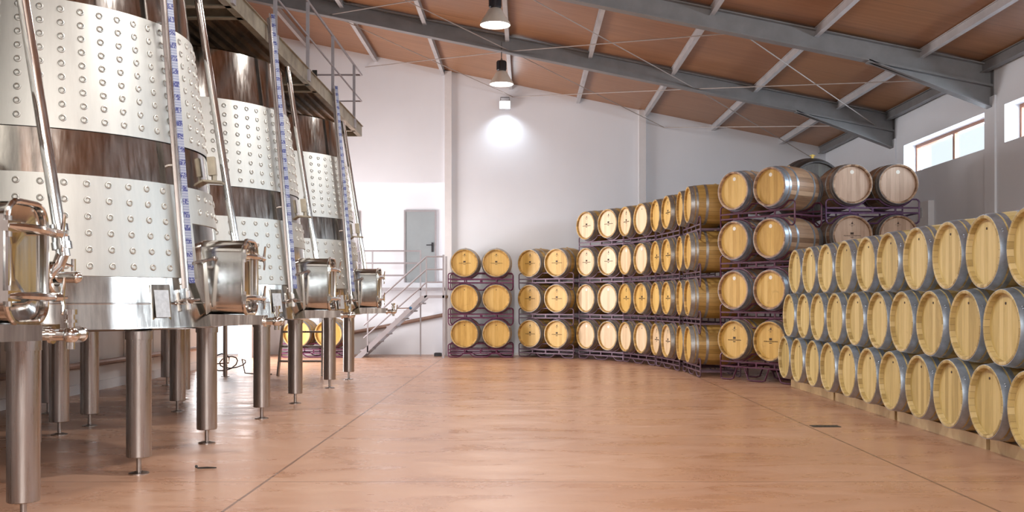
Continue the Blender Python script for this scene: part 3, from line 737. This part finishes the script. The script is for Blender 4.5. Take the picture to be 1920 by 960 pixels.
# ---------------------------------------------------------------- racks
def arc(cx, cz_, r, a0, a1, n=8): return [(cx+r*cos(radians(a0+(a1-a0)*i/n)), cz_+r*sin(radians(a0+(a1-a0)*i/n))) for i in range(n+1)]
def rack_frame(bottom, y, base, ex=0):
    """tube loop in the xz plane, z relative to barrel axis, shifted up by base"""
    b = MB(); r = .337; W = .715; c = .05
    top = [(-W, -.30), (-W, -.26), (-W+.015, -.235), (-W+.04, -.222)]+arc(-.35, 0, r, 221, 319)+[(-.05, -.218), (.05, -.218)]+arc(.35, 0, r, 221, 319)+[(W-.04, -.222), (W-.015, -.235), (W, -.26), (W, -.30)]
    if not bottom:
        bot = [(W, -.52), (W-.01, -.565), (W-.04, -.590)]+arc(.35, -.78, r, 35, 145)+[(.05, -.590), (-.05, -.590)]+arc(-.35, -.78, r, 35, 145)+[(-W+.04, -.590), (-W+.01, -.565), (-W, -.52)]
    else:
        bot = [(W, -.44), (W-.01, -.50), (W-.05, -.515), (.52, -.515), (.46, -.50), (.38, -.44), (.24, -.44), (.16, -.50), (.10, -.515), (-.10, -.515), (-.16, -.50), (-.24, -.44), (-.38, -.44), (-.46, -.50), (-.52, -.515), (-W+.05, -.515), (-W+.01, -.50), (-W, -.44)]
        bot = [(x, z-ex if z < -.49 else z) for x, z in bot]
    b.tube([(x, y, z+base) for x, z in top+bot], .013, 6, closed=True)
    return b
def rack_bars(y, base, lowz):
    b = MB()
    for z in (-.352, lowz): b.box(-.715, .715, y-.008, y+.008, base+z-.012, base+z+.012)
    for x in (-.35, 0, .35): b.box(x-.014, x+.014, y-.007, y+.007, base+lowz, base-.352)
    return b
def rack_meshes(mat, ex):
    out = {}
    for bottom in (False, True):
        base = .53+ex if bottom else .605; lowz = -.43
        fr = [rack_frame(bottom, y, base, ex).mesh('frame', M[mat]) for y in (-.33, .33)]
        br = [rack_bars(y, base, lowz).mesh('bars', M[mat], smooth=False) for y in (-.33, .33)]
        cb = []
        for x in (-.70, -.35, .35, .70):
            b = MB(); b.box(x-.012, x+.012, -.33, .33, base+lowz-.014, base+lowz+.010); cb.append(b.mesh('cross_bar', M[mat], smooth=False))
        out[bottom] = (fr, br, cb)
    return out
RM = {}
def rack(mat, loc, theta, bottom, label, group, ex=0):
    if (mat, ex) not in RM: RM[(mat, ex)] = rack_meshes(mat, ex)
    key = (mat, ex, bottom)
    if key in RM: return dup(RM[key], loc, -theta, label, group)
    t = thing('barrel_rack', label, 'rack', loc, -theta, group); fr, br, cb = RM[(mat, ex)][bottom]
    for i in range(2):
        f = link('frame', fr[i], t); link('bars', br[i], f)
    for c_ in cb: link('cross_bar', c_, t)
    RM[key] = t
    return t
LV = {1: 'bottom', 2: 'second', 3: 'third', 4: 'fourth'}
def stack(mx, my, theta, levels, mat, variants, where, grp, rname, sides=('left', 'right'), big=False, zo=0):
    th = radians(theta); u = Vector((cos(th), -sin(th))); v = Vector((sin(th), cos(th))); c = Vector((mx, my))+v*LB/2
    for lv in range(1, levels+1):
        z = .53+zo+.78*(lv-1)
        rack(mat, (c.x, c.y, 0 if lv == 1 else z-.605), th, lv == 1, '%s rack under the %s level barrels of %s' % (rname, LV[lv], where), 'steel barrel racks', zo)
        for s in (-1, 1):
            if big and lv == levels: continue
            vv = variants[(lv-1)*2+(s > 0)]
            p = c+u*.35*s
            look = {'stamped': 'golden barrel with black stamp', 'plain': 'golden barrel with plain head', 'blond': 'blond barrel with white sticker', 'blondstamp': 'blond barrel with black stamp', 'blondplain': 'blond barrel with plain head',
                    'golden_sticker': 'golden barrel with white sticker', 'rose_sticker': 'pinkish barrel with white sticker', 'rose_stamped': 'pinkish barrel with black stamp'}[vv]
            barrel(vv, (p.x, p.y, z-RB), th, '%s, %s level, %s of %s' % (look, LV[lv], sides[s > 0], where), grp)
# free standing rack by the stairs
ss = ('plain', 'plain', 'plain', 'plain', 'stamped', 'stamped')
stack(-.99, 21.35, 0, 3, 'rack', ss, 'the lone stack by the stairs', 'barrels in the lone rack stack', 'burgundy')
st2 = ['stamped']*6
stack(.37, 21.33, 34, 3, 'rackg', st2, 'the three-high stack beside the gap', 'barrels in the curved rack row', 'dusty mauve')
vC = ['blond', 'blond', 'blond', 'blond', 'blondstamp', 'blondstamp', 'blondstamp', 'blondstamp']
stack(1.49, 20.55, 53, 4, 'rackg', vC, 'the leftmost four-high stack', 'barrels in the curved rack row', 'dusty mauve', ('left', 'right'))
vD = ['blondplain', 'blondplain', 'stamped', 'stamped', 'blond', 'blond', 'blondstamp', 'blondplain']
stack(2.13, 19.40, 70, 4, 'rackg', vD, 'the second four-high stack', 'barrels in the curved rack row', 'dusty mauve', ('farther', 'nearer'))
vE = ['blondstamp', 'blondstamp', 'plain', 'stamped', 'stamped', 'stamped', 'plain', 'stamped']
stack(2.50, 18.04, 81, 4, 'rackg', vE, 'the third four-high stack', 'barrels in the curved rack row', 'dusty mauve', ('farther', 'nearer'))
vF = ['plain']*8
stack(2.70, 16.64, 88, 4, 'rackg', vF, 'the edge-on stack ending the curve', 'barrels in the curved rack row', 'dusty mauve', ('farther', 'nearer'))
vH = ['stamped', 'stamped', 'golden_sticker', 'golden_sticker', 'golden_sticker', 'golden_sticker', 'golden_sticker', 'golden_sticker']
stack(3.47, 14.99, 52, 4, 'rackd', vH, 'the angled stack behind the pile', 'barrels in the angled stack', 'shade-toned burgundy', zo=.12)
vI = ['rose_stamped']*6+['rose_sticker']*2
stack(5.33, 14.78, 0, 4, 'rackp', vI, 'the stack beside the strip window', 'barrels in the stack by the window', 'light-tinted burgundy', zo=.17)
stack(5.05, 16.40, 0, 4, 'rackd', ['stamped']*8, 'the stack under the dark cask', 'barrels in the hidden back stack', 'shade-toned burgundy', big=True)
stack(-4.68, 21.35, 0, 1, 'rack', ['plain', 'plain'], 'the low rack behind the ladder', 'barrels behind the ladder', 'burgundy')
# the large cask on top of the back stack, shade painted into its wood
t = thing('large_cask', 'large cask in painted shade lying behind the top barrels', 'barrel', (4.93, 16.98, 2.95-.33))
bo, hs, rd = barrel_meshes(.56, .44, 1.12)
RBold = RB
bo.obj('staves', M['staved'], t, angle=40)
for h, s in hs: h.obj('hoop', M['dark'], t)
for s in (-1, 1): head_disc(.44, .56, s*(.56-.042), s).obj('barrel_head', M['headd'], t)
b = MB(); b.box(-.02, .02, -.30, -.27, 1.05, 1.15); b.box(-.045, .045, -.295, -.275, 1.125, 1.14); b.obj('tap', M['tap'], t, smooth=False)

# ---------------------------------------------------------------- the big pile on the right
rows = [(.443, 14.11, .686, 12, 'bottom'), (1.056, 13.86, .690, 11, 'middle'), (1.669, 13.54, .695, 11, 'top')]
names = ['farthest', 'second from far', 'third from far', 'fourth from far', 'fifth from far', 'sixth from far', 'seventh from far', 'eighth from far', 'ninth from far', 'tenth from far', 'eleventh from far', 'twelfth from far']
for z, y0, dy, n, rn in rows:
    for k in range(n):
        barrel('pile', (3.75+LB/2+random.uniform(-.012, .012), y0-dy*k, z-RB), pi/2, 'pale oak barrel in the %s row of the right pile, %s end' % (rn, names[k]), 'barrels in the right pile')
for i in range(4):
    ya = 14.35-i*2.05-1.98; yb = 14.35-i*2.05; nm = ['farthest section', 'second section from the far end', 'third section from the far end', 'section cut by the right edge'][i]
    t = thing('timber_skid', 'low pale timber skid under the right barrel pile, '+nm, 'skid', (4.2, (ya+yb)/2, 0), 0, 'timber skids')
    for x in (-.23, .30):
        b = MB(); b.box(x-.05, x+.05, -.99, .99, 0, .108); b.obj('runner', M['timber'], t, smooth=False)
    for k in range(3):
        b = MB(); yy = -.9+.9*k; b.box(-.18, .25, yy-.05, yy+.05, .02, .08); b.obj('cross_board', M['timber'], t, smooth=False)
